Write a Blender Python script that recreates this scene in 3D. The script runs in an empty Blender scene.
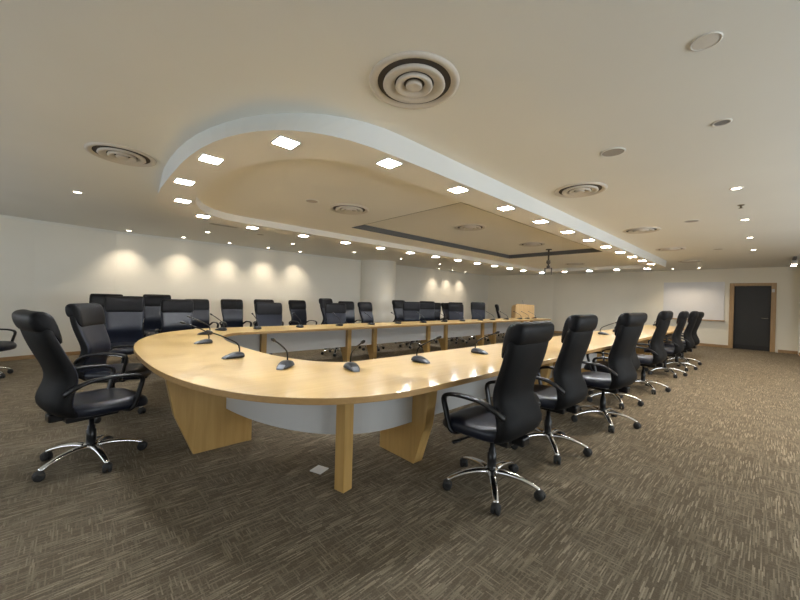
import bpy, bmesh, math, random
from mathutils import Vector, Matrix
random.seed(7)
PI = math.pi
C = bpy.context.scene.collection
S = bpy.context.scene

# ------------------------------------------------------------------ materials
def new_mat(name):
    m = bpy.data.materials.new(name); m.use_nodes = True
    nt = m.node_tree; b = nt.nodes['Principled BSDF']
    return m, nt, b
def plain(name, col, rough=0.5, metal=0.0, spec=0.5, coat=0.0, bump=0.0, bscale=60):
    m, nt, b = new_mat(name)
    b.inputs['Base Color'].default_value = (*col, 1)
    b.inputs['Roughness'].default_value = rough
    b.inputs['Metallic'].default_value = metal
    b.inputs['Specular IOR Level'].default_value = spec
    b.inputs['Coat Weight'].default_value = coat
    if coat: b.inputs['Coat Roughness'].default_value = 0.12
    tc = nt.nodes.new('ShaderNodeTexCoord'); n = nt.nodes.new('ShaderNodeTexNoise')
    n.inputs['Scale'].default_value = bscale; n.inputs['Detail'].default_value = 3
    nt.links.new(tc.outputs['Object'], n.inputs['Vector'])
    mx = nt.nodes.new('ShaderNodeMix'); mx.data_type = 'RGBA'
    mx.inputs[6].default_value = (*[c*0.94 for c in col], 1); mx.inputs[7].default_value = (*[min(1, c*1.05) for c in col], 1)
    nt.links.new(n.outputs['Fac'], mx.inputs[0]); nt.links.new(mx.outputs[2], b.inputs['Base Color'])
    if bump:
        bp = nt.nodes.new('ShaderNodeBump'); bp.inputs['Strength'].default_value = bump; bp.inputs['Distance'].default_value = 0.002
        nt.links.new(n.outputs['Fac'], bp.inputs['Height']); nt.links.new(bp.outputs[0], b.inputs['Normal'])
    return m
def emit(name, col, strength):
    m, nt, b = new_mat(name)
    b.inputs['Base Color'].default_value = (*col, 1)
    b.inputs['Emission Color'].default_value = (*col, 1)
    b.inputs['Emission Strength'].default_value = strength
    return m
def wood(name, c1, c2, rough=0.35, coat=0.0, sc=(0.6, 9, 9)):
    m, nt, b = new_mat(name)
    tc = nt.nodes.new('ShaderNodeTexCoord'); mp = nt.nodes.new('ShaderNodeMapping')
    mp.inputs['Scale'].default_value = sc
    nt.links.new(tc.outputs['Object'], mp.inputs['Vector'])
    n = nt.nodes.new('ShaderNodeTexNoise'); n.inputs['Scale'].default_value = 3.0; n.inputs['Detail'].default_value = 6; n.inputs['Distortion'].default_value = 0.6
    nt.links.new(mp.outputs[0], n.inputs['Vector'])
    r = nt.nodes.new('ShaderNodeValToRGB'); r.color_ramp.elements[0].position = 0.3; r.color_ramp.elements[1].position = 0.72
    r.color_ramp.elements[0].color = (*c1, 1); r.color_ramp.elements[1].color = (*c2, 1)
    nt.links.new(n.outputs['Fac'], r.inputs[0]); nt.links.new(r.outputs[0], b.inputs['Base Color'])
    b.inputs['Roughness'].default_value = rough
    b.inputs['Coat Weight'].default_value = coat; b.inputs['Coat Roughness'].default_value = 0.09
    return m

def carpet_mat():
    m, nt, b = new_mat('woven_loop_carpet')
    L = nt.links
    tc = nt.nodes.new('ShaderNodeTexCoord')
    def noise(scale, detail=2.0, s=1.0, off=(0, 0, 0)):
        mp = nt.nodes.new('ShaderNodeMapping'); mp.inputs['Scale'].default_value = scale; mp.inputs['Location'].default_value = off
        L.new(tc.outputs['Object'], mp.inputs['Vector'])
        n = nt.nodes.new('ShaderNodeTexNoise'); n.inputs['Scale'].default_value = s; n.inputs['Detail'].default_value = detail
        L.new(mp.outputs[0], n.inputs['Vector']); return n.outputs['Fac']
    def ramp(src, a, bb):
        r = nt.nodes.new('ShaderNodeMapRange'); r.inputs[1].default_value = a; r.inputs[2].default_value = bb
        L.new(src, r.inputs[0]); return r.outputs[0]
    def math_(op, a, bb):
        n = nt.nodes.new('ShaderNodeMath'); n.operation = op
        for i, v in enumerate((a, bb)):
            if isinstance(v, (int, float)): n.inputs[i].default_value = v
            else: L.new(v, n.inputs[i])
        return n.outputs[0]
    sep = nt.nodes.new('ShaderNodeSeparateXYZ'); L.new(tc.outputs['Object'], sep.inputs[0])
    def dashes(along, across, length, width, lo, hi):
        # yarn rows of the given width broken into random dashes of the given length
        row = math_('FLOOR', math_('DIVIDE', across, width), 0)
        w1 = nt.nodes.new('ShaderNodeTexWhiteNoise'); w1.noise_dimensions = '1D'; L.new(row, w1.inputs['W'])
        cell = math_('FLOOR', math_('ADD', math_('DIVIDE', along, length), math_('MULTIPLY', w1.outputs['Value'], 7.0)), 0)
        cb = nt.nodes.new('ShaderNodeCombineXYZ'); L.new(cell, cb.inputs[0]); L.new(row, cb.inputs[1])
        w2 = nt.nodes.new('ShaderNodeTexWhiteNoise'); w2.noise_dimensions = '2D'; L.new(cb.outputs[0], w2.inputs['Vector'])
        return ramp(w2.outputs['Value'], lo, hi)
    sx = dashes(sep.outputs[0], sep.outputs[1], 0.09, 0.0055, 0.42, 1.0)      # dashes running along the room
    sy = dashes(sep.outputs[1], sep.outputs[0], 0.07, 0.0055, 0.58, 1.1)     # dashes running across it
    msk = ramp(noise((4.5, 4.5, 1), 1.0), 0.40, 0.60)
    inv = math_('SUBTRACT', 1.0, msk)
    a = math_('MULTIPLY', sx, math_('ADD', math_('MULTIPLY', msk, .45), .5))
    c = math_('MULTIPLY', sy, math_('ADD', math_('MULTIPLY', inv, .65), .2))
    st = math_('MAXIMUM', a, c)
    fine = noise((160, 160, 160), 1.0)
    f2 = math_('ADD', math_('MULTIPLY', st, 0.75), math_('MULTIPLY', math_('SUBTRACT', fine, 0.4), 0.5))
    cr = nt.nodes.new('ShaderNodeValToRGB')
    cr.color_ramp.elements[0].position = 0.0; cr.color_ramp.elements[0].color = (0.110, 0.089, 0.062, 1)
    cr.color_ramp.elements[1].position = 0.9; cr.color_ramp.elements[1].color = (0.37, 0.315, 0.23, 1)
    e = cr.color_ramp.elements.new(0.35); e.color = (0.182, 0.151, 0.107, 1)
    L.new(f2, cr.inputs[0]); L.new(cr.outputs[0], b.inputs['Base Color'])
    b.inputs['Roughness'].default_value = 0.95; b.inputs['Specular IOR Level'].default_value = 0.1
    bp = nt.nodes.new('ShaderNodeBump'); bp.inputs['Strength'].default_value = 0.4; bp.inputs['Distance'].default_value = 0.004
    L.new(f2, bp.inputs['Height']); L.new(bp.outputs[0], b.inputs['Normal'])
    return m

M = dict(
    ceil=plain('ceiling_paint', (0.775, 0.765, 0.705), 0.9, spec=0.2, bscale=0.7),
    ceil2=plain('inner_ceiling_paint', (0.785, 0.76, 0.695), 0.9, spec=0.2, bscale=0.7),
    fascia=plain('fascia_paint', (0.70, 0.715, 0.695), 0.85, spec=0.2, bscale=1.2),
    slot=plain('dark_slot_paint', (0.10, 0.10, 0.095), 0.7),
    wall=plain('cream_wall_paint', (0.79, 0.765, 0.685), 0.9, spec=0.2, bscale=0.8),
    wallfar=plain('beige_wall_paint', (0.82, 0.77, 0.65), 0.9, spec=0.2, bscale=0.8),
    carpet=carpet_mat(),
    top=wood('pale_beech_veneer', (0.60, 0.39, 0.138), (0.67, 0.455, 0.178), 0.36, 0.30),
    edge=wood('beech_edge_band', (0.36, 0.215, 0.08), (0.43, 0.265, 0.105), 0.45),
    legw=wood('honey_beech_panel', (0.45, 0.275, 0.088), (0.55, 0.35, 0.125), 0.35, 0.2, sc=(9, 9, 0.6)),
    trimw=wood('brown_skirting_wood', (0.30, 0.18, 0.08), (0.40, 0.25, 0.12), 0.45),
    doorw=wood('door_frame_wood', (0.36, 0.225, 0.10), (0.45, 0.29, 0.14), 0.4, sc=(9, 9, 0.6)),
    lect=wood('lectern_wood', (0.60, 0.37, 0.14), (0.70, 0.46, 0.20), 0.4, sc=(9, 9, 0.6)),
    panel=plain('grey_laminate', (0.60, 0.605, 0.60), 0.45, bscale=2),
    leather=plain('black_leather', (0.006, 0.006, 0.007), 0.48, spec=0.15, bump=0.35, bscale=90),
    leather2=plain('blue_sheen_leather', (0.007, 0.0095, 0.019), 0.34, spec=0.42, bump=0.3, bscale=70),  # black leather with the bluish sheen of reflected light tinted into its colour
    shell=plain('charcoal_back_leather', (0.008, 0.008, 0.0085), 0.6, spec=0.13, bump=0.3, bscale=90),
    plastic=plain('black_plastic', (0.007, 0.007, 0.008), 0.3, spec=0.4),
    rubber=plain('black_rubber', (0.014, 0.014, 0.014), 0.6),
    chrome=plain('chrome', (0.80, 0.80, 0.80), 0.16, metal=1.0),
    silver=plain('silver_plastic', (0.20, 0.215, 0.24), 0.38, metal=0.6),
    micb=plain('gunmetal_plastic', (0.013, 0.015, 0.020), 0.38, spec=0.45),
    vent=plain('vent_white', (0.60, 0.56, 0.49), 0.6),
    ventdark=plain('vent_void', (0.07, 0.06, 0.05), 0.9),
    speaker=plain('speaker_grille', (0.38, 0.345, 0.295), 0.8, bscale=300),
    disc=plain('white_disc', (0.66, 0.63, 0.57), 0.7),
    board=plain('whiteboard_face', (0.72, 0.71, 0.71), 0.35, bscale=2),
    dooropen=plain('dark_grey_door', (0.020, 0.018, 0.015), 0.5, bscale=2),
    kick=plain('door_kick_plate', (0.012, 0.010, 0.008), 0.6),
    brass=plain('dull_metal', (0.30, 0.26, 0.20), 0.35, metal=0.8),
    paper=plain('white_plate', (0.75, 0.75, 0.74), 0.5),
    socket=plain('socket_dark', (0.2, 0.2, 0.2), 0.5),
    led=emit('cool_led_diffuser', (0.95, 0.975, 1.0), 225.0),
    warm=emit('warm_bulb_glass', (1.0, 0.88, 0.70), 22.0),
    pole=plain('dark_bracket_metal', (0.06, 0.05, 0.04), 0.5),
    mount=plain('projector_bracket', (0.10, 0.085, 0.07), 0.5),
    winframe=plain('window_frame_white', (0.7, 0.7, 0.7), 0.4),
)
def glass():
    m, nt, b = new_mat('window_glass'); nt.nodes.remove(b)
    o = nt.nodes['Material Output']; t = nt.nodes.new('ShaderNodeBsdfTransparent'); g = nt.nodes.new('ShaderNodeBsdfGlossy')
    g.inputs['Roughness'].default_value = 0.02
    x = nt.nodes.new('ShaderNodeMixShader'); x.inputs[0].default_value = 0.06
    nt.links.new(t.outputs[0], x.inputs[1]); nt.links.new(g.outputs[0], x.inputs[2]); nt.links.new(x.outputs[0], o.inputs['Surface'])
    return m
M['glass'] = glass()

# ------------------------------------------------------------------ helpers
def mesh_from(name, bm, mat, smooth=False, sub=0, bev=0.0, auto=None):
    bmesh.ops.recalc_face_normals(bm, faces=bm.faces)
    me = bpy.data.meshes.new(name); bm.to_mesh(me); bm.free()
    for p in me.polygons: p.use_smooth = smooth
    mats = mat if isinstance(mat, (list, tuple)) else [mat]
    for m in mats: me.materials.append(m)
    return me
def obj(name, bm, mat, parent=None, smooth=False, sub=0, bev=0.0):
    me = mesh_from(name, bm, mat, smooth)
    o = bpy.data.objects.new(name, me); C.objects.link(o)
    if parent: o.parent = parent
    if bev:
        md = o.modifiers.new('bevel', 'BEVEL'); md.width = bev; md.segments = 2; md.limit_method = 'ANGLE'
    if sub:
        md = o.modifiers.new('subsurf', 'SUBSURF'); md.levels = sub; md.render_levels = sub
    return o
def tag(o, label, cat, group=None):
    o['label'] = label; o['category'] = cat
    if group: o['group'] = group
    return o
def thing(name, label, cat, loc=(0, 0, 0), rz=0.0, group=None):
    o = bpy.data.objects.new(name, None); C.objects.link(o); o.empty_display_size = 0.1
    o.location = loc; o.rotation_euler = (0, 0, rz)
    return tag(o, label, cat, group)
def struct(name, bm, mat, smooth=False, bev=0.0, parent=None):
    o = obj(name, bm, mat, parent, smooth, 0, bev)
    if not parent: o['kind'] = 'structure'
    return o
def copy_tree(o, parent=None):
    c = o.copy(); C.objects.link(c)
    if parent: c.parent = parent
    for ch in list(o.children): copy_tree(ch, c)
    return c
def place(proto, first, loc, rz, label, group=None):
    o = proto if first else copy_tree(proto)
    o.location = loc; o.rotation_euler = (0, 0, rz); o['label'] = label
    if group: o['group'] = group
    return o

def box(bm, x0, x1, y0, y1, z0, z1, mi=0):
    v = [bm.verts.new(p) for p in ((x0,y0,z0),(x1,y0,z0),(x1,y1,z0),(x0,y1,z0),(x0,y0,z1),(x1,y0,z1),(x1,y1,z1),(x0,y1,z1))]
    for f in ((0,3,2,1),(4,5,6,7),(0,1,5,4),(1,2,6,5),(2,3,7,6),(3,0,4,7)):
        bm.faces.new([v[i] for i in f]).material_index = mi
def loft(bm, rings, cap=True, closed=False):
    R = [[bm.verts.new(p) for p in r] for r in rings]
    n = len(R[0])
    for i in range(len(R) - (0 if closed else 1)):
        a, b = R[i], R[(i+1) % len(R)]
        for j in range(n): bm.faces.new((a[j], a[(j+1)%n], b[(j+1)%n], b[j]))
    if cap and not closed:
        bm.faces.new(R[0][::-1]); bm.faces.new(R[-1])
def lathe(bm, prof, n=32, c=(0,0,0)):
    """prof: (r,z) open profile revolved about the vertical through c"""
    rings = []
    for r, z in prof:
        if r < 1e-6: rings.append([bm.verts.new((c[0], c[1], c[2]+z))])
        else: rings.append([bm.verts.new((c[0]+r*math.cos(2*PI*k/n), c[1]+r*math.sin(2*PI*k/n), c[2]+z)) for k in range(n)])
    for a, b in zip(rings, rings[1:]):
        for k in range(n):
            k2 = (k+1) % n
            if len(a) == 1 and len(b) == 1: continue
            if len(a) == 1: bm.faces.new((a[0], b[k2], b[k]))
            elif len(b) == 1: bm.faces.new((a[k], a[k2], b[0]))
            else: bm.faces.new((a[k], a[k2], b[k2], b[k]))
def sweep(bm, pts, side, w, h, n=8, power=3.0, taper=None):
    """rounded-rectangle section (w along side vector, h across) swept along pts"""
    pts = [Vector(p) for p in pts]; rings = []
    for i, p in enumerate(pts):
        t = (pts[min(i+1, len(pts)-1)] - pts[max(i-1, 0)]).normalized()
        s = Vector(side) - t*Vector(side).dot(t); s.normalize(); u = t.cross(s)
        k = taper[i] if taper else 1.0
        ring = []
        for j in range(n):
            a = 2*PI*(j+.5)/n; ca, sa = math.cos(a), math.sin(a)
            x = math.copysign(abs(ca)**(2/power), ca)*w/2*k; y = math.copysign(abs(sa)**(2/power), sa)*h/2*k
            ring.append(p + s*x + u*y)
        rings.append(ring)
    loft(bm, rings)
def smooth_path(pts, n=4):
    P = [Vector(p) for p in pts]; out = []
    for i in range(len(P)-1):
        p0, p1, p2, p3 = P[max(i-1,0)], P[i], P[i+1], P[min(i+2,len(P)-1)]
        for k in range(n):
            t = k/n
            out.append(0.5*((2*p1)+(-p0+p2)*t+(2*p0-5*p1+4*p2-p3)*t*t+(-p0+3*p1-3*p2+p3)*t**3))
    out.append(P[-1]); return out
def supell(a, b, n, k, num):  # quarter helper
    pass

# ------------------------------------------------------------------ room shell
H = 2.6
XF, YL, YR, XB = 15.6, 9.65, -3.4, -3.4
def poly_face(bm, pts, z): return bm.faces.new([bm.verts.new((x, y, z)) for x, y in pts])
bm = bmesh.new(); box(bm, XB-.2, XF+2.0, YR-.2, YL+.6, -0.12, 0.0); struct('floor', bm, M['carpet'])

def nose_outline(x0, a, b, n, yc, xend, rc=0.0, N=28, M_=10):
    """left rounded nose of a racetrack with straight sides and squared right end (rc corner radius)"""
    pts = []
    for i in range(N+1):
        t = PI/2 + PI*i/N
        ct, st = math.cos(t), math.sin(t)
        pts.append((x0 - a*abs(ct)**(2/n), yc + math.copysign(b*abs(st)**(2/n), st)))
    if rc:
        for i in range(M_+1):
            t = -PI/2 + (PI/2)*i/M_; pts.append((xend-rc+rc*math.cos(t), yc-b+rc+rc*math.sin(t)))
        for i in range(M_+1):
            t = (PI/2)*i/M_; pts.append((xend-rc+rc*math.cos(t), yc+b-rc+rc*math.sin(t)))
    else:
        pts += [(xend, yc-b), (xend, yc+b)]
    return pts     # from top-left over the nose to bottom, then the right end
ZR, ZI, ZC = 2.42, 2.52, 2.615
ring_out = nose_outline(1.9, 1.27, 1.98, 2.4, 4.0, 12.62, 0.45)
ring_low = nose_outline(1.9, 1.27, 1.97, 3.2, 4.0, 12.62, 0.45)
ring_in = nose_outline(1.9, 0.94, 1.62, 2.4, 4.0, 12.22, 0.25)
coffer = [(3.45, 2.63), (8.76, 2.63), (8.76, 4.97), (3.45, 4.97)]
def holed(bm, outer, inner, z):
    vs = []
    for L in (outer, inner):
        v = [bm.verts.new((x, y, z)) for x, y in L]
        for i in range(len(v)): vs.append(bm.edges.new((v[i], v[(i+1) % len(v)])))
    bmesh.ops.triangle_fill(bm, use_beauty=True, use_dissolve=False, edges=vs)
def band(bm, L, z0, z1, L2=None):
    a = [bm.verts.new((x, y, z0)) for x, y in L]; b = [bm.verts.new((x, y, z1)) for x, y in (L2 or L)]
    for i in range(len(L)):
        j = (i+1) % len(L); bm.faces.new((a[i], a[j], b[j], b[i]))
bm = bmesh.new(); holed(bm, [(XB-.2, YR-.2), (XF+2, YR-.2), (XF+2, YL+.6), (XB-.2, YL+.6)], ring_out, H); struct('ceiling', bm, M['ceil'])
bm = bmesh.new(); band(bm, ring_low, ZR, H, ring_out); struct('trim_1', bm, M['fascia'], smooth=False)
bm = bmesh.new(); holed(bm, ring_low, ring_in, ZR); band(bm, ring_in, ZR, ZI); struct('trim_2', bm, M['ceil2'])
bm = bmesh.new(); holed(bm, ring_in, coffer, ZI); struct('ceiling_inner', bm, M['ceil2'])
bm = bmesh.new(); band(bm, coffer, ZI-.004, ZC); struct('trim_3', bm, M['slot'])
bm = bmesh.new(); poly_face(bm, coffer, ZC-.001); struct('ceiling_recess', bm, M['ceil2'])

def wall_seg(bm, p, q, th, z0=0.0, z1=H):
    p, q = Vector(p), Vector(q); d = (q-p).normalized(); nrm = Vector((-d.y, d.x))*th
    L = [p, q, q+nrm, p+nrm]
    a = [bm.verts.new((v.x, v.y, z0)) for v in L]; b = [bm.verts.new((v.x, v.y, z1)) for v in L]
    bm.faces.new(a[::-1]); bm.faces.new(b)
    for i in range(4): bm.faces.new((a[i], a[(i+1)%4], b[(i+1)%4], b[i]))
left_pts = [(15.05, YL), (0.6, YL), (-0.6, 9.42), (-3.4, 8.6)]
bm = bmesh.new()
loftL = [(x, y) for x, y in left_pts]
a = [bm.verts.new((x, y, 0)) for x, y in loftL]; b = [bm.verts.new((x, y, H)) for x, y in loftL]
c = [bm.verts.new((x, y+.15, 0)) for x, y in loftL]; d = [bm.verts.new((x, y+.15, H)) for x, y in loftL]
for i in range(3):
    bm.faces.new((a[i], a[i+1], b[i+1], b[i])); bm.faces.new((c[i], c[i+1], d[i+1], d[i]))
    bm.faces.new((b[i], b[i+1], d[i+1], d[i])); bm.faces.new((a[i], a[i+1], c[i+1], c[i]))
bm.faces.new((a[0], b[0], d[0], c[0])); bm.faces.new((a[3], b[3], d[3], c[3]))
struct('wall_left', bm, M['wall'])
def strip(name, pts, z0, z1, th, mat):        # skirting or cornice that follows a wall line, thickness towards the room
    bm = bmesh.new()
    for p, q in zip(pts, pts[1:]):
        wall_seg(bm, p, q, th, z0, z1)
    return struct(name, bm, mat)
strip('baseboard_left', left_pts, 0, 0.07, 0.015, M['trimw'])
strip('trim_4', left_pts, H-0.05, H-.001, 0.03, M['ceil'])
# far wall with the door opening, and the angled corner piece
D0, D1, DH = -0.10, 0.86, 2.08
bm = bmesh.new()
box(bm, XF, XF+.15, D1, 6.63, 0, H); box(bm, XF, XF+.15, -.62, D0, 0, H); box(bm, XF, XF+.15, D0, D1, DH, H)
struct('wall_far', bm, M['wallfar'])
bm = bmesh.new(); wall_seg(bm, (XF, 6.63), (15.05, YL), -0.15); struct('wall_corner', bm, M['wallfar'])
strip('baseboard_far', [(XF, D0-.10), (XF, -.60)], 0, 0.09, -0.015, M['trimw'])
strip('baseboard_middle', [(XF, 6.63), (XF, D1+.02)], 0, 0.09, -0.015, M['trimw'])
strip('baseboard_corner', [(15.05, YL-.02), (XF, 6.63)], 0, 0.09, -0.015, M['trimw'])
bm = bmesh.new(); box(bm, 15.2, XF+.15, -2.2, -.60, 0, H); struct('wall_pier', bm, M['wall'])
bm = bmesh.new(); box(bm, 15.185, 15.2, -2.2, -.60, 0, .09); struct('baseboard_pier', bm, M['trimw'])
# right wall and the wall behind the camera, each with a window band
def window_wall(name, wname, axis, at, lo, hi, w0, w1, z0, z1, th):
    bm = bmesh.new()
    def bx(a0, a1, zz0, zz1):
        if axis == 'x': box(bm, a0, a1, min(at, at+th), max(at, at+th), zz0, zz1)
        else: box(bm, min(at, at+th), max(at, at+th), a0, a1, zz0, zz1)
    bx(lo, w0, 0, H); bx(w1, hi, 0, H); bx(w0, w1, 0, z0); bx(w0, w1, z1, H)
    struct(name, bm, M['wall'])
    n = max(2, int((w1-w0)/1.4)); bm = bmesh.new(); t = .05
    def fr(a0, a1, zz0, zz1):
        if axis == 'x': box(bm, a0, a1, min(at, at+th), max(at, at+th), zz0, zz1)
        else: box(bm, min(at, at+th), max(at, at+th), a0, a1, zz0, zz1)
    fr(w0, w1, z0, z0+t); fr(w0, w1, z1-t, z1)
    for i in range(n+1):
        a = w0 + (w1-w0-t)*i/n; fr(a, a+t, z0+t, z1-t)
    o = struct(wname, bm, M['winframe'])
    bm = bmesh.new(); m_ = at+th/2
    P = [(w0, z0), (w1, z0), (w1, z1), (w0, z1)]
    bm.faces.new([bm.verts.new((p, m_, z) if axis == 'x' else (m_, p, z)) for p, z in P])
    obj('pane', bm, M['glass'], o)
window_wall('wall_right', 'window_1', 'x', YR, XB-.2, XF+.15, 0.5, 9.5, 0.8, 2.3, -.15)
window_wall('wall_back', 'window_2', 'y', XB, YR-.2, 9.4, -1.0, 8.0, 0.8, 2.3, -.15)
# round column standing against the left wall
bm = bmesh.new()
lathe(bm, [(0.62, 0), (0.62, H)], 48, (7.72, 9.42, 0)); struct('column', bm, M['wall'], smooth=True)
# door
fr = bpy.data.objects.new('door_1', None); C.objects.link(fr); fr.location = (XF, (D0+D1)/2, 0); fr['kind'] = 'structure'
w = (D1-D0)/2
bm = bmesh.new()
box(bm, -.03, .15, -w-.04, -w+.07, 0, DH+.04); box(bm, -.03, .15, w-.07, w+.04, 0, DH+.04); box(bm, -.03, .15, -w+.07, w-.07, DH-.05, DH+.04)
obj('door_frame', bm, M['doorw'], fr, bev=.006)
bm = bmesh.new(); box(bm, .08, .12, -w+.07, w-.07, .005, DH-.05); lf = obj('door_leaf', bm, M['dooropen'], fr)
bm = bmesh.new(); box(bm, .07, .082, -w+.075, w-.075, .01, .15); obj('kick_plate', bm, M['kick'], fr)
bm = bmesh.new(); sweep(bm, [(.08, -w+.13, 1.02), (.03, -w+.13, 1.02), (.025, -w+.16, 1.02), (.025, -w+.27, 1.02)], (0, 0, 1), .022, .022); obj('handle', bm, M['brass'], fr, True)
bm = bmesh.new(); box(bm, -.05, -.02, -w-.0, -w+.06, 1.83, 1.93); obj('sensor', bm, M['disc'], fr, bev=.005)
# whiteboard with wooden pen ledge
t = thing('whiteboard', 'large white writing board with a wooden pen ledge on the far wall', 'whiteboard', (XF, 1.83, 0))
bm = bmesh.new(); box(bm, -.022, -.002, -.81, .81, .90, 2.17); obj('board_face', bm, M['board'], t, bev=.003)
bm = bmesh.new(); box(bm, -.10, -.002, -.83, .81, .865, .897); obj('pen_ledge', bm, M['doorw'], t, bev=.004)
t = tag(obj('notice_board', (lambda b: (box(b, 15.17, 15.198, -1.1, -.64, .82, 1.43), b)[1])(bmesh.new()), M['paper'], bev=.003), 'small white notice board on the pier at the right of the door', 'notice board')

# ------------------------------------------------------------------ conference table
YC, TZ0, TZ1 = 3.85, 0.705, 0.745
OUT = dict(x0=1.775, a=1.37, b=2.37, n=2.8, nf=2.2); INN = dict(x0=1.86, a=0.555, b=1.44, n=2.4, yc=3.91)
PAN = dict(x0=1.85, a=0.93, b=1.92, n=2.5)
XE = 12.45
def nose_pts(x0, a, b, n, nf=None, yc=YC, N=56, xend=XE, closed_end=True):
    P = []
    if closed_end: P.append((xend, yc+b))
    for i in range(14, 0, -1): P.append((x0 + (xend-x0)*i/14.0, yc+b)) if i < 14 else None
    for i in range(N+1):
        t_ = PI/2 + PI*i/N; ct, st = math.cos(t_), math.sin(t_); m_ = (nf or n) if st > 0 else n
        P.append((x0 - a*abs(ct)**(2/m_), yc + math.copysign(b*abs(st)**(2/m_), st)))
    for i in range(1, 14): P.append((x0 + (xend-x0)*i/14.0, yc-b))
    P.append((xend, yc-b)); return P
table = thing('conference_table', 'long U shaped beech conference table with a rounded near end and grey modesty panels', 'table', (0, 0, 0))
po, pi_ = nose_pts(**OUT), nose_pts(**INN)
bm = bmesh.new()
rings = []
for (xo, yo), (xi, yi) in zip(po, pi_):
    rings.append([(xo, yo, TZ0), (xo, yo, TZ1), (xi, yi, TZ1), (xi, yi, TZ0)])
loft(bm, rings)
for f in bm.faces:
    if abs(f.normal.z) < .5 and len(f.verts) == 4: f.material_index = 1
bm.normal_update()
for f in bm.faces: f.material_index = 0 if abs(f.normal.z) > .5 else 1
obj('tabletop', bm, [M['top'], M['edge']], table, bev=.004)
def curved_panel(pts, z0, z1, th, name):
    bm = bmesh.new(); rings = []
    for i, (x, y) in enumerate(pts):
        p = Vector(pts[max(i-1, 0)]); q = Vector(pts[min(i+1, len(pts)-1)]); d_ = (q-p).normalized(); nn = Vector((-d_.y, d_.x))*th
        rings.append([(x, y, z0), (x, y, z1), (x+nn.x, y+nn.y, z1), (x+nn.x, y+nn.y, z0)])
    loft(bm, rings); return obj(name, bm, M['panel'], table)
pp = nose_pts(**PAN, xend=XE-.15)
curved_panel(pp, 0.325, TZ0, 0.018, 'modesty_panel')
def board_leg(x, y, ang, o0, o1, i_, th=.09):
    """panel leg in the plane through (x,y) along direction ang (pointing outwards): outer top o0, outer foot o1, inner i_"""
    d_ = Vector((math.cos(ang), math.sin(ang))); s = Vector((-d_.y, d_.x))*th/2
    prof = [(i_, 0), (o1, 0), (o0*.5+o1*.5+(.03 if abs(o0-o1) > .05 else 0), .33), (o0, TZ0), (i_, TZ0)]
    bm = bmesh.new(); A = []; B = []
    for r, z in prof:
        p = Vector((x, y)) + d_*r
        A.append(bm.verts.new((p.x+s.x, p.y+s.y, z))); B.append(bm.verts.new((p.x-s.x, p.y-s.y, z)))
    bm.faces.new(A); bm.faces.new(B[::-1])
    for k in range(len(A)): bm.faces.new((A[k], B[k], B[(k+1)%len(A)], A[(k+1)%len(A)]))
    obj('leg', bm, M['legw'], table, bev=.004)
board_leg(0.92, 3.20, PI, 0.42, 0.21, -0.25)
board_leg(1.345, 1.955, math.radians(192), 0.043, 0.040, -0.043, .086)
board_leg(2.02, 2.12, -PI/2, 0.38, 0.22, -0.20, .10)
board_leg(1.35, 5.62, math.radians(123), 0.10, 0.12, -0.20, .085)
for x in (3.97, 4.63, 6.33, 7.0, 8.68, 9.33, 11.04, 11.70):
    board_leg(x, 2.12, -PI/2, 0.46, 0.22, -0.20, .09)
for x in (2.27, 3.97, 4.63, 6.33, 7.0, 8.68, 9.33, 11.04, 11.70):
    board_leg(x, 5.58, PI/2, 0.46, 0.22, 0.10, .09)

# floor socket plate under the table end
t = thing('floor_socket', 'small white floor socket plate on the carpet by the table end', 'floor socket', (1.355, 2.285, 0), math.radians(20))
bm = bmesh.new(); box(bm, -.05, .05, -.05, .05, 0, .008); obj('cover_plate', bm, M['paper'], t, bev=.003)
bm = bmesh.new(); box(bm, -.022, .022, -.022, .022, .008, .0095); obj('flap', bm, M['board'], t)

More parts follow.
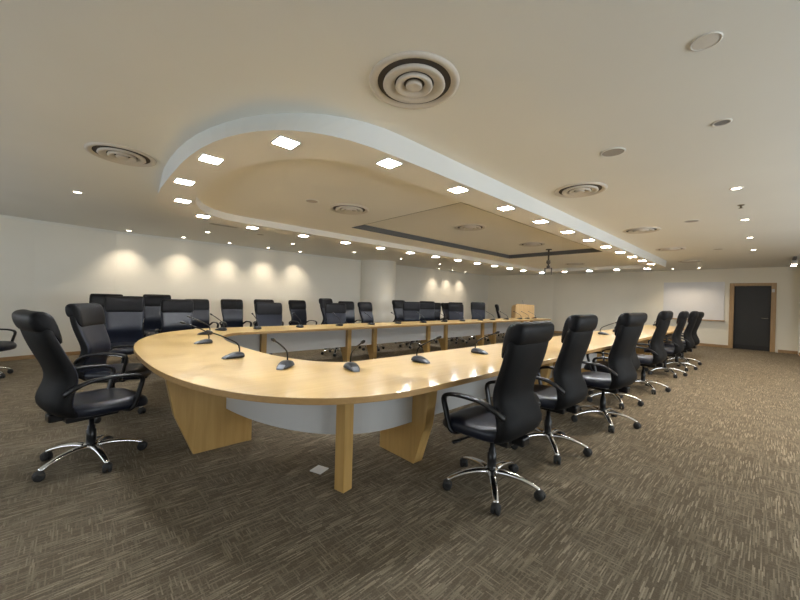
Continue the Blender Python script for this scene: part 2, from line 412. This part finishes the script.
# ------------------------------------------------------------------ chairs
def make_chair(cat_label):
    t = thing('office_chair', cat_label, 'chair')
    # backrest: stacked sections following an S-shaped profile (z, y, half width, thickness, bend)
    prof = [(0.375, -.075, .150, .04, .0), (0.392, -.130, .205, .075, .01), (0.43, -.200, .242, .10, .02), (0.49, -.234, .260, .115, .03), (0.56, -.226, .252, .115, .035), (0.63, -.190, .230, .11, .035),
            (0.70, -.174, .222, .105, .035), (0.78, -.194, .232, .10, .03), (0.87, -.227, .244, .095, .028), (0.96, -.252, .249, .095, .024), (1.04, -.265, .250, .095, .02), (1.09, -.271, .245, .085, .02)]
    bm = bmesh.new(); rings = []; n = 22
    for z, y, hw, th, bend in prof:
        ring = []
        for j in range(n):
            a = 2*PI*j/n; ca, sa = math.cos(a), math.sin(a)
            x = math.copysign(abs(ca)**(2/4.5), ca)*hw
            yy = math.copysign(abs(sa)**(2/3.5), sa)*th/2
            ring.append((x, y + yy + bend*(x/hw)**2, z))
        rings.append(ring)
    loft(bm, rings)
    bm.normal_update()
    for f in bm.faces:
        if f.normal.y > .35 and f.calc_center_median().z > .5: f.material_index = 1  # front faces take the leather that has the sheen tinted in
    obj('backrest', bm, [M['shell'], M['leather2']], t, True, 1)
    # headrest: a short roll at the rear, a taller pad at the front
    sec = [(.054, -.155), (.064, -.10), (.066, -.02), (.062, .045), (.044, .076), (.010, .086), (-.028, .080), (-.053, .058), (-.060, .01), (-.057, -.035), (-.044, -.055), (-.02, -.055), (.02, -.10), (.038, -.150)]
    bm = bmesh.new(); rings = []
    for k in range(13):
        x = -.248 + .496*k/12
        e = .93 if k in (0, 12) else 1.0
        bend = .018*(x/.248)**2
        rings.append([(x, -.273 + yy*e - (zz)*.20 + bend, 1.085 + (zz-.01)*e + .01) for yy, zz in sec])
    loft(bm, rings); obj('headrest', bm, M['leather'], t, True, 1)
    # seat cushion
    bm = bmesh.new(); rings = []
    for k, z, yo in ((.80, .392, 0), (.95, .402, 0), (1.0, .43, 0), (1.0, .458, 0), (.95, .482, 0), (.80, .493, 0), (.45, .492, 0), (.12, .490, 0)):
        ring = []
        for j in range(32):
            a = 2*PI*j/32; ca, sa = math.cos(a), math.sin(a)
            x = math.copysign(abs(ca)**(2/3.6), ca)*.262*k; y = math.copysign(abs(sa)**(2/3.6), sa)*.270*k
            drop = -.028*max(0, (y-.08)/.17)**2
            ring.append((x, .055+y, z+drop))
        rings.append(ring)
    loft(bm, rings); obj('seat', bm, M['leather2'], t, True, 1)
    for s in (-1, 1):
        bm = bmesh.new()
        path = smooth_path([(s*.235, -.215, .585), (s*.272, -.17, .630), (s*.282, -.08, .668), (s*.285, .08, .675), (s*.280, .185, .660), (s*.276, .222, .625), (s*.270, .205, .54), (s*.262, .180, .44), (s*.235, .160, .405), (s*.15, .15, .395)], 3)
        sweep(bm, path, (1, 0, 0), .046, .026, 10, 3.2); obj('armrest', bm, M['plastic'], t, True)
    bm = bmesh.new()
    box(bm, -.10, .10, -.17, .14, .345, .395); box(bm, -.045, .045, -.25, -.15, .36, .42); obj('tilt_mechanism', bm, M['plastic'], t, bev=.012)
    bm = bmesh.new(); sweep(bm, [(-.09, .06, .368), (-.17, .09, .362), (-.25, .12, .35)], (0, 1, 0), .016, .012); sweep(bm, [(-.23, .112, .353), (-.285, .132, .345)], (0, 1, 0), .034, .014); obj('lever', bm, M['plastic'], t, True)
    bm = bmesh.new(); lathe(bm, [(.0, .10), (.031, .10), (.031, .24), (.024, .245), (.024, .27), (.017, .275), (.017, .35), (0, .35)], 20); obj('gas_column', bm, M['plastic'], t, True)
    base = bmesh.new(); lathe(base, [(0, .082), (.045, .082), (.052, .09), (.052, .125), (.040, .138), (0, .138)], 24); obj('base_hub', base, M['chrome'], t, True)
    for k in range(5):
        a = 2*PI*k/5; ca, sa = math.cos(a), math.sin(a)
        bm = bmesh.new()
        pr = smooth_path([(.035, .116), (.11, .120), (.20, .108), (.27, .088), (.318, .068)], 3)
        sweep(bm, [(r.x*ca, r.x*sa, r.y) for r in [Vector((p[0], p[1], 0)) for p in pr]], (-sa, ca, 0),   .056, .034, 10, 2.6, [1.12-.5*i/(len(pr)-1) for i in range(len(pr))])
        lg = obj('leg', bm, M['chrome'], t, True)
        bm = bmesh.new(); cx, cy = .318*ca, .318*sa
        ax = Vector((math.cos(a+1.2), math.sin(a+1.2), 0))   # axle direction
        for s in (-1, 1):
            rings = []
            for rr, off in ((.020, .027), (.030, .025), (.0325, .013), (.030, .004)):
                ring = []
                fwd = Vector((-ax.y, ax.x, 0))
                for j in range(16):
                    b_ = 2*PI*j/16
                    p = Vector((cx, cy, .033)) + ax*(s*off) + fwd*(rr*math.cos(b_)) + Vector((0, 0, rr*math.sin(b_)))
                    ring.append(p)
                rings.append(ring)
            loft(bm, rings)
        lathe(bm, [(0, .068), (.014, .068), (.026, .060), (.030, .047), (.028, .036), (0, .036)], 14, (cx, cy, 0))
        obj('caster', bm, M['rubber'], lg, True)
    return t
chair = make_chair('black leather high back office chair')
R_ = math.radians
# hub position, facing direction in degrees (0 = along the room to the far wall, 90 = to the left wall), label, group
G1, G2, G3, G4 = 'chairs along the near side of the table', 'chairs around the rounded table end', 'chairs along the far side of the table', 'spare chairs along the left wall'
CH = [   # hub x, y, facing, height factor of seat and back, label, group
 (2.15, 1.31, 91, 1.01, 'black high back office chair nearest the camera on the right of the table', G1),
 (3.12, 1.34, 91, 1.04, 'black office chair on the near side, second from the camera', G1),
 (4.28, 1.24, 85, 1.05, 'black office chair on the near side, third from the camera, bluish sheen on its seat', G1),
 (5.28, 1.42, 88, 1.04, 'black office chair on the near side, fourth from the camera, mostly hidden', G1),
 (6.50, 1.33, 90, 1.06, 'black office chair on the near side, fifth from the camera', G1),
 (8.25, 1.35, 93, 1.05, 'black office chair on the near side before the whiteboard, sixth from the camera', G1),
 (9.30, 1.32, 92, 1.05, 'black office chair on the near side, seventh from the camera', G1),
 (10.25, 1.36, 80, 1.03, 'black office chair at the far end of the near side, last of its row', G1),
 (0.10, 3.53, 15, 1, 'black office chair seen from behind at the left of the rounded table end', G2),
 (0.30, 4.78, -26, 1, 'black office chair facing the table end, right behind the leftmost table chair', G2),
 (0.53, 6.62, 265, 1.055, 'large black office chair with a bluish sheen on its back panel beyond the table end', G2),  # its bluish sheen is reflected light, tinted into the leather colour
 (1.28, 7.02, 260, 1.02, 'black office chair at the far side of the table, first from the rounded end', G3),
 (2.68, 6.38, 260, 1, 'black office chair at the far side of the table, second from the rounded end', G3),
 (4.36, 6.74, 248, 1, 'black office chair at the far side of the table, third from the rounded end', G3),
 (6.72, 6.66, 235, 1.06, 'black office chair at the far side of the table, just past the column', G3),
 (8.66, 6.62, 232, 1.03, 'black office chair at the far side of the table, second past the column', G3),
 (9.85, 6.62, 228, 1.09, 'black office chair at the far side, nearest the lectern and facing forwards', G3),
 (11.55, 6.70, -62, 1.04, 'black office chair seen side on beside the wooden lectern', G3),
 (0.42, 8.24, -88, 1.07, 'black office chair by the left wall, almost hidden behind the large bluish chair', G4),
 (1.22, 8.50, -92, 1.08, 'black office chair by the wall, between the large bluish chair and its neighbour', G4),
 (1.97, 8.42, -85, 1.01, 'black office chair by the wall, only its right half showing past another', G4),
 (2.71, 8.50, -88, 1.02, 'black office chair by the wall, standing clear with an armrest in view', G4),
 (3.42, 8.35, -88, 1.03, 'black office chair by the wall whose top edge shows above a table chair', G4),
 (4.28, 8.25, -82, 1.03, 'black office chair by the wall, standing clear, left of the column', G4),
 (4.82, 7.62, -66, 1.09, 'tall black office chair behind a table chair, before the column', G4),
 (5.60, 7.98, -92, 1.03, 'black office chair just left of the column, partly behind a table chair', G4),
 (5.52, 6.92, -77, 1.03, 'black office chair turned aside, standing in front of the column', G4),
 (7.20, 7.50, -90, 1.09, 'black office chair at the right edge of the column, leftmost of its cluster', G4),
 (7.95, 7.22, 230, 1.08, 'black office chair in the middle of the cluster right of the column', G4),
 (9.20, 8.05, 225, 1.04, 'black office chair at the right end of the cluster, half hidden', G4),
 (10.05, 7.98, -82, 1.04, 'narrow black office chair standing alone between two clusters past the column', G4),
 (9.20, 7.12, 220, 1.07, 'black office chair behind the second table chair past the column', G4),
 (-1.0, 7.75, -25, 1.04, 'black office chair at the left edge of the photo by the wall', G4),
]
for i, (x, y, ang, hs, lab, g) in enumerate(CH):
    o = place(chair, i == 0, (x, y, 0), R_(ang-90), lab, g); o.scale = (1, 1, hs)
    for ch in o.children:                             # the seats are raised, the arms stay below table height
        if ch.name.split('.')[0] == 'armrest': ch.scale = (1, 1, 1/hs)
    if 'left of the rounded table end' in lab:        # this one is rocked further back
        th = R_(6); pv = Vector((0, -.18, .45)); Rm = Matrix.Rotation(th, 3, 'X')
        for ch in o.children:
            if ch.name.split('.')[0] in ('backrest', 'headrest'):
                ch.rotation_euler = (th, 0, 0); ch.location = pv - Rm @ pv

# ------------------------------------------------------------------ microphones on the table
def make_mic():
    t = thing('conference_microphone', 'x', 'microphone')
    # local: outward direction (towards the speaker's seat) is +Y
    bm = bmesh.new(); rings = []
    for y, hw, z1 in ((-.062, .038, .034), (-.052, .048, .045), (-.02, .050, .050), (.02, .044, .041), (.055, .033, .026), (.078, .022, .013)):
        ring = [(-hw, y, 0), (-hw*.98, y, z1*.45), (-hw*.72, y, z1*.92), (-hw*.3, y, z1), (hw*.3, y, z1), (hw*.72, y, z1*.92), (hw*.98, y, z1*.45), (hw, y, 0)]
        rings.append(ring)
    loft(bm, rings); obj('base', bm, M['micb'], t, True, 1)
    bm = bmesh.new()
    v = [bm.verts.new(p) for p in ((-.022, .048, .0315), (.022, .048, .0315), (.019, .080, .0150), (-.019, .080, .0150), (-.028, .034, .012), (.028, .034, .012), (.021, .086, .001), (-.021, .086, .001))]
    for f in ((0,1,2,3), (3,2,6,7), (0,3,7,4), (1,5,6,2), (0,4,5,1), (4,7,6,5)): bm.faces.new([v[k] for k in f])
    obj('speaker_tip', bm, M['silver'], t, bev=.004)
    path = smooth_path([(0, -.036, .034), (0, -.036, .075), (0, -.012, .120), (0, .075, .172), (0, .160, .212)], 4)
    bm = bmesh.new(); sweep(bm, path, (1, 0, 0),   .0105, .0105, 8, 2.0); obj('gooseneck', bm, M['plastic'], t, True)
    d_ = (Vector(path[-1])-Vector(path[-2])).normalized(); p0 = Vector(path[-1]); bm = bmesh.new()
    sweep(bm, [p0-d_*.002, p0+d_*.004, p0+d_*.03, p0+d_*.042], (1, 0, 0), .021, .021, 10, 2.0, [.6, 1, 1, .6]); obj('mic_head', bm, M['rubber'], t, True)
    return t
mic = make_mic()
MI = [
 (1.05, 4.30, 185, 'black gooseneck microphone on the rounded table end, facing left', 'x'),
 (1.30, 5.25, 150, 'black gooseneck microphone at the far corner of the rounded table end', 'x'),
 (1.62, 5.72, 115, 'black gooseneck microphone where the rounded end meets the far side', 'x'),
 (1.02, 3.20, 190, 'black gooseneck microphone on the rounded end with its stem bent far left', 'x'),
 (1.19, 2.56, 222, 'black gooseneck microphone at the near left corner of the table, silver tip towards the camera', 'x'),
 (1.57, 2.20, 254, 'black gooseneck microphone above the square post leg, stem bent right', 'x'),
 (2.25, 2.12, 268, 'black gooseneck microphone on the near side, first along the straight edge', 'x'),
 (3.16, 2.12, 270, 'black gooseneck microphone on the near side beside the nearest right chair', 'x'),
 (5.62, 2.15, 270, 'black gooseneck microphone on the near side, left of the third near chair', 'x'),
 (7.20, 2.12, 270, 'black gooseneck microphone on the near side, in the gap before the third near chair', 'x'),
 (8.20, 2.15, 270, 'black gooseneck microphone on the near side, right of the gap between two near chairs', 'x'),
 (9.10, 2.15, 270, 'black gooseneck microphone on the near side, touching the edge of the third chair in view', 'x'),
 (12.1, 2.20, 270, 'black gooseneck microphone at the far end of the near side', 'x'),
]
ordn = ['first', 'second', 'third', 'fourth', 'fifth', 'sixth', 'seventh', 'eighth', 'ninth', 'tenth', 'eleventh', 'twelfth', 'thirteenth', 'fourteenth', 'fifteenth', 'sixteenth']
for i, x in enumerate((2.17, 2.92, 3.76, 4.55, 5.32, 6.16, 6.96, 7.72, 8.59, 9.25, 10.04, 10.92, 11.45, 11.97)):
    MI.append((x, 5.74, 90, 'black gooseneck microphone on the far side of the table, %s from the rounded end' % ordn[i], 'x'))
for i, (x, y, ang, lab, g) in enumerate(MI):
    place(mic, i == 0, (x, y, TZ1), R_(ang-90), lab, 'gooseneck microphones on the conference table').scale = (1.22, 1.22, 1.1)

# ------------------------------------------------------------------ lectern
t = thing('lectern', 'honey coloured wooden lectern standing behind the far end of the table', 'lectern', (13.0, 6.72, 0), R_(-44))
bm = bmesh.new(); P = [(-.38, 0), (.38, 0), (.36, 1.22), (-.33, 1.25), (-.37, 1.18)]
A = [bm.verts.new((x, -.27, z)) for x, z in P]; B = [bm.verts.new((x, .27, z*(.94 if z > 1 else 1))) for x, z in P]
bm.faces.new(A[::-1]); bm.faces.new(B)
for k in range(5): bm.faces.new((A[k], A[(k+1)%5], B[(k+1)%5], B[k]))
obj('body', bm, M['lect'], t, bev=.01)
bm = bmesh.new(); box(bm, -.40, .40, -.30, .30, 0, .08); obj('plinth', bm, M['lect'], t, bev=.006)
bm = bmesh.new(); sweep(bm, smooth_path([(0, .0, 1.18), (0, -.01, 1.30), (0, .05, 1.38), (0, .12, 1.40)]), (1, 0, 0), .01, .01, 8, 2); obj('gooseneck', bm, M['plastic'], t, True)

# ------------------------------------------------------------------ ceiling fixtures
def make_diffuser(r):
    t = thing('ceiling_air_diffuser', 'x', 'air vent')
    k = r/.27
    bm = bmesh.new(); lathe(bm, [(.27*k, 0), (.268*k, -.010), (.245*k, -.016), (.205*k, .006), (.200*k, .03)], 48); obj('outer_ring', bm, M['vent'], t, True)
    bm = bmesh.new(); lathe(bm, [(0, -.0015), (.235*k, -.0015), (.262*k, -.001)], 48); obj('dark_throat', bm, M['ventdark'], t, True)
    for a, b_, z in ((.182, .118, -.018), (.108, .062, -.022)):
        bm = bmesh.new(); lathe(bm, [(a*k, -.004), (a*k+.004, z), (a*k-.008, z-.006), (b_*k, -.006), (b_*k, -.003)], 48); obj('cone_ring', bm, M['vent'], t, True)
    bm = bmesh.new(); lathe(bm, [(.045*k, -.003), (.050*k, -.02), (.042*k, -.028), (.025*k, -.024), (0, -.022)], 32); obj('centre_cap', bm, M['vent'], t, True)
    return t
dif = make_diffuser(.27)
DI = [(1.455, 1.485, H, 'large round air diffuser in the ceiling nearest the camera'),
      (4.158, 1.50, H, 'round air diffuser on the right of the oval light ring, second from the camera'),
      (7.05, 1.53, H, 'round air diffuser on the right ceiling, third from the camera'),
      (9.73, 1.55, H, 'round air diffuser on the right ceiling, fourth from the camera'),
      (12.6, 1.56, H, 'round air diffuser on the right ceiling near the whiteboard wall'),
      (0.29, 4.24, H, 'round air diffuser left of the rounded end of the oval light ring')]
DJ = [(2.71, 3.97, ZI, 'small round air diffuser inside the oval, before the recessed panel'),
      (5.08, 3.66, ZC-.001, 'small round air diffuser inside the recessed ceiling panel, nearer one'),
      (7.42, 3.66, ZC-.001, 'small round air diffuser inside the recessed ceiling panel, farther one'),
      (11.0, 4.05, ZI, 'small round air diffuser inside the oval past the recessed panel')]
for i, (x, y, z, lab) in enumerate(DI + DJ):
    o = place(dif, i == 0, (x, y, z-.0005), 0, lab, 'round ceiling air diffusers')

# square LED panels in the ring
def make_panel():
    t = thing('square_led_panel', 'x', 'ceiling light')
    bm = bmesh.new()
    for s in (-1, 1): box(bm, -.077, .077, s*.077-.006, s*.077+.006, -.006, 0); box(bm, s*.077-.006, s*.077+.006, -.071, .071, -.006, 0)
    obj('trim_frame', bm, M['fascia'], t)
    bm = bmesh.new(); v = [bm.verts.new(p) for p in ((-.071, -.071, -.004), (-.071, .071, -.004), (.071, .071, -.004), (.071, -.071, -.004))]
    bm.faces.new(v); bmesh.ops.solidify(bm, geom=bm.faces[:], thickness=.003); obj('light_diffuser', bm, M['led'], t)
    return t
pan = make_panel()
PL = []
for i in range(11): PL.append((1.858+.923*i, 2.165, 'square panel light on the near side of the oval, %s from the rounded end' % ordn[i]))
for i in range(11): PL.append((2.10+.923*i, 5.88, 'square panel light on the far side of the oval, %s from the rounded end' % ordn[i]))
for i in range(5): PL.append((12.38, 2.51+.796*i, 'square panel light across the far end of the oval, %s from the right' % ordn[i]))
for (x, y), w_ in zip(((1.306, 5.60), (.913, 4.87), (.765, 4.03), (.79, 3.19), (1.09, 2.43)), ('the one nearest the far side', 'second from the far side', 'the middle one', 'second from the near side', 'the brightest one nearest the camera')):
    PL.append((x, y, 'square panel light around the rounded end of the oval, %s' % w_))
for i, (x, y, lab) in enumerate(PL): place(pan, i == 0, (x, y, ZR-.0005), 0, lab, 'square panel lights around the oval ceiling ring')

# warm recessed downlights
def make_down(lit):
    t = thing('recessed_downlight', 'x', 'ceiling light')
    bm = bmesh.new(); lathe(bm, [(.055, 0), (.054, -.005), (.044, -.006), (.040, -.001)], 24); obj('trim_ring', bm, M['disc'], t, True)
    bm = bmesh.new(); lathe(bm, [(0, -.003), (.040, -.003), (.042, -.001)], 24); obj('bulb_face' if lit else 'dark_bulb', bm, M['warm'] if lit else M['socket'], t)
    return t
SP = []
def spot(x, y, z, power, angle=95, blend=.6, tilt=None, col=(1, .84, .64)):
    d = bpy.data.lights.new('downlight_beam', 'SPOT'); d.energy = power; d.spot_size = R_(angle); d.spot_blend = blend; d.color = col; d.shadow_soft_size = .035
    o = bpy.data.objects.new('downlight_beam', d); C.objects.link(o); o.location = (x, y, z-.012)
    if tilt: o.rotation_euler = tilt
    return o
dn = make_down(True); k = 0
WALLX = [.78, 1.78, 2.78, 3.76, 4.70]
rows = []
for i, x in enumerate((5.18, 7.09, 8.92, 10.83)): rows.append((x, .27, 'lit downlight in the right ceiling row towards the door, %s from the camera' % ordn[i], 150, 115))
for i, x in enumerate(WALLX): rows.append((x, YL-.34, 'warm recessed downlight washing the left wall, %s from the left' % ordn[i], 75, 96))
for i, x in enumerate((10.85, 11.75, 12.65)): rows.append((x, YL-.34, 'lit downlight washing the left wall past the column, %s from the column' % ordn[i], 75, 96))
for i, x in enumerate((1.98, 3.87, 5.72, 7.55, 9.45)): rows.append((x, 8.08, 'warm recessed downlight above the spare chairs, %s from the left' % ordn[i], 30, 100))
rows.append((-.02, 6.28, 'warm recessed downlight alone on the ceiling at the left', 40, 100))
rows.append((14.85, 2.28, 'warm recessed downlight above the whiteboard, left one', 45, 110))
rows.append((14.85, 1.60, 'warm recessed downlight above the whiteboard, right one', 45, 110))
for i, (x, y, lab, pw, an) in enumerate(rows):
    place(dn, i == 0, (x, y, H-.0005), 0, lab, 'warm recessed downlights'); spot(x, y, H, pw, an, blend=(1.0 if y > 9 else .6))
dk = make_down(False); place(dk, True, (3.272, .255, H-.0005), 0, 'unlit recessed downlight at the upper right of the ceiling')
# track heads near the right edge
t = thing('spotlight_bar', 'small dark ceiling spotlight bar with two lit heads by the right edge', 'ceiling light', (13.2, -.40, H))
bm = bmesh.new(); box(bm, -.55, .35, -.03, .03, -.06, 0); obj('bar', bm, M['mount'], t, bev=.006)
for x in (-.15, .30):
    bm = bmesh.new(); lathe(bm, [(0, -.06), (.05, -.06), (.06, -.15), (.058, -.16), (.0, -.155)], 20, (x, 0, 0)); hd = obj('lamp_head', bm, M['disc'], t, True)
    bm = bmesh.new(); lathe(bm, [(0, -.163), (.05, -.163), (.052, -.158)], 20, (x, 0, 0)); obj('bulb_face', bm, M['warm'], hd)
    spot(13.2+x, -.40, H-.17, 30, 110)
# round speakers, plates, sprinkler, slot
def disc(x, y, z, r, mat, name, cat, lab, group=None):
    t = thing(name, lab, cat, (x, y, z), 0, group)
    bm = bmesh.new(); lathe(bm, [(r*1.12, 0), (r*1.11, -.006), (r, -.007), (r*.98, -.003)], 36); obj('rim', bm, M['ceil'] if mat != 'disc' else M['disc'], t, True)
    bm = bmesh.new(); lathe(bm, [(0, -.006), (r*.5, -.006), (r*.99, -.0045)], 36); obj('grille' if mat != 'disc' else 'cover', bm, M[mat], t, True)
GS = 'round ceiling speakers'
disc(3.30, .935, H-.0005, .082, 'speaker', 'ceiling_speaker', 'speaker', 'round grey ceiling speaker at the right, nearest the camera', GS)
disc(6.74, .825, H-.0005, .082, 'speaker', 'ceiling_speaker', 'speaker', 'round grey ceiling speaker at the right, second from the camera', GS)
disc(10.29, .80, H-.0005, .082, 'speaker', 'ceiling_speaker', 'speaker', 'round grey ceiling speaker at the right, third from the camera', GS)
disc(2.16, 4.0, ZI-.0005, .075, 'speaker', 'ceiling_speaker', 'speaker', 'small grey ceiling speaker inside the oval beside a round diffuser', GS)
disc(2.83, 8.03-.6, H-.0005, .07, 'speaker', 'ceiling_speaker', 'speaker', 'faint round ceiling speaker past the far side of the oval ring', GS)
disc(2.216, .238, H-.0005, .055, 'disc', 'ceiling_plate', 'ceiling plate', 'round white cover plate at the top right of the ceiling')
t = thing('sprinkler_head', 'tiny sprinkler head between two downlights in the right row', 'sprinkler', (6.06, .27, H))
bm = bmesh.new(); lathe(bm, [(.035, 0), (.03, -.008), (.012, -.01), (.01, -.035), (0, -.035)], 16); obj('escutcheon', bm, M['brass'], t, True)
bm = bmesh.new(); lathe(bm, [(0, -.035), (.022, -.037), (.022, -.041), (0, -.042)], 16); obj('deflector', bm, M['brass'], t, True)
t = thing('linear_air_slot', 'thin dark linear air slot in the ceiling left of the oval ring', 'air vent', (2.0, 7.06, H))
bm = bmesh.new()
for s in (-1, 1): box(bm, -.24, .24, s*.035-.012, s*.035+.012, -.008, 0)
obj('slot_frame', bm, M['vent'], t)
bm = bmesh.new(); box(bm, -.24, .24, -.022, .022, -.003, -.0005); obj('slot_void', bm, M['ventdark'], t)
# hanging projector bracket
t = thing('projector_bracket', 'dark hanging projector pole with clamp below the recessed ceiling panel', 'projector mount', (8.35, 3.69, ZC))
bm = bmesh.new(); lathe(bm, [(0, 0), (.07, 0), (.07, -.015), (.02, -.02), (.018, -.40), (0, -.40)], 16); obj('pole', bm, M['pole'], t, True)
bm = bmesh.new(); lathe(bm, [(0, -.26), (.045, -.27), (.05, -.33), (.03, -.36), (0, -.36)], 16); obj('collar', bm, M['mount'], t, True)
bm = bmesh.new(); box(bm, -.015, .015, -.09, .09, -.47, -.455); box(bm, -.012, .012, -.09, -.07, -.62, -.455); box(bm, -.012, .012, .07, .09, -.60, -.455); box(bm, -.03, .03, -.03, .03, -.46, -.40); obj('clamp', bm, M['mount'], t, bev=.003)

# ------------------------------------------------------------------ daylight through the windows behind the camera
def window_light(name, loc, rot, sx, sy, energy, col):
    d = bpy.data.lights.new(name, 'AREA'); d.shape = 'RECTANGLE'; d.size = sx; d.size_y = sy; d.energy = energy; d.color = col
    o = bpy.data.objects.new(name, d); C.objects.link(o); o.location = loc; o.rotation_euler = rot
window_light('daylight_right', (5.0, YR-.35, 1.4), (R_(122), 0, 0), 9.0, 1.5, 260, (.88, .95, 1.0))
window_light('daylight_back', (XB-.35, 3.5, 1.4), (R_(122), 0, R_(-90)), 9.0, 1.5, 80, (.92, .97, 1.0))
W = bpy.data.worlds.new('sky'); S.world = W; W.use_nodes = True
W.node_tree.nodes['Background'].inputs[0].default_value = (.75, .85, 1, 1); W.node_tree.nodes['Background'].inputs[1].default_value = 0.6

# ------------------------------------------------------------------ camera
f, yaw, pit, roll = 345.54, .8190, -.00204, -.02759
fw = Vector((math.cos(yaw)*math.cos(pit), math.sin(yaw)*math.cos(pit), math.sin(pit)))
rt = Vector((math.sin(yaw), -math.cos(yaw), 0)); up = rt.cross(fw)
Rv = rt*math.cos(roll) - up*math.sin(roll); Uv = up*math.cos(roll) + rt*math.sin(roll)
cam = bpy.data.cameras.new('camera'); co = bpy.data.objects.new('camera', cam); C.objects.link(co)
cam.sensor_width = 36; cam.sensor_fit = 'HORIZONTAL'; cam.lens = f*36/800; cam.clip_start = .02
co.matrix_world = Matrix(((Rv.x, Uv.x, -fw.x, 0), (Rv.y, Uv.y, -fw.y, 0), (Rv.z, Uv.z, -fw.z, 1.3), (0, 0, 0, 1)))
S.camera = co
S.view_settings.view_transform = 'Standard'; S.view_settings.look = 'None'; S.view_settings.gamma = 1.0; S.view_settings.exposure = 0.25
S.view_settings.use_curve_mapping = False
S.cycles.use_denoising = True
S.cycles.max_bounces = 8; S.cycles.diffuse_bounces = 6; S.cycles.sample_clamp_indirect = 6
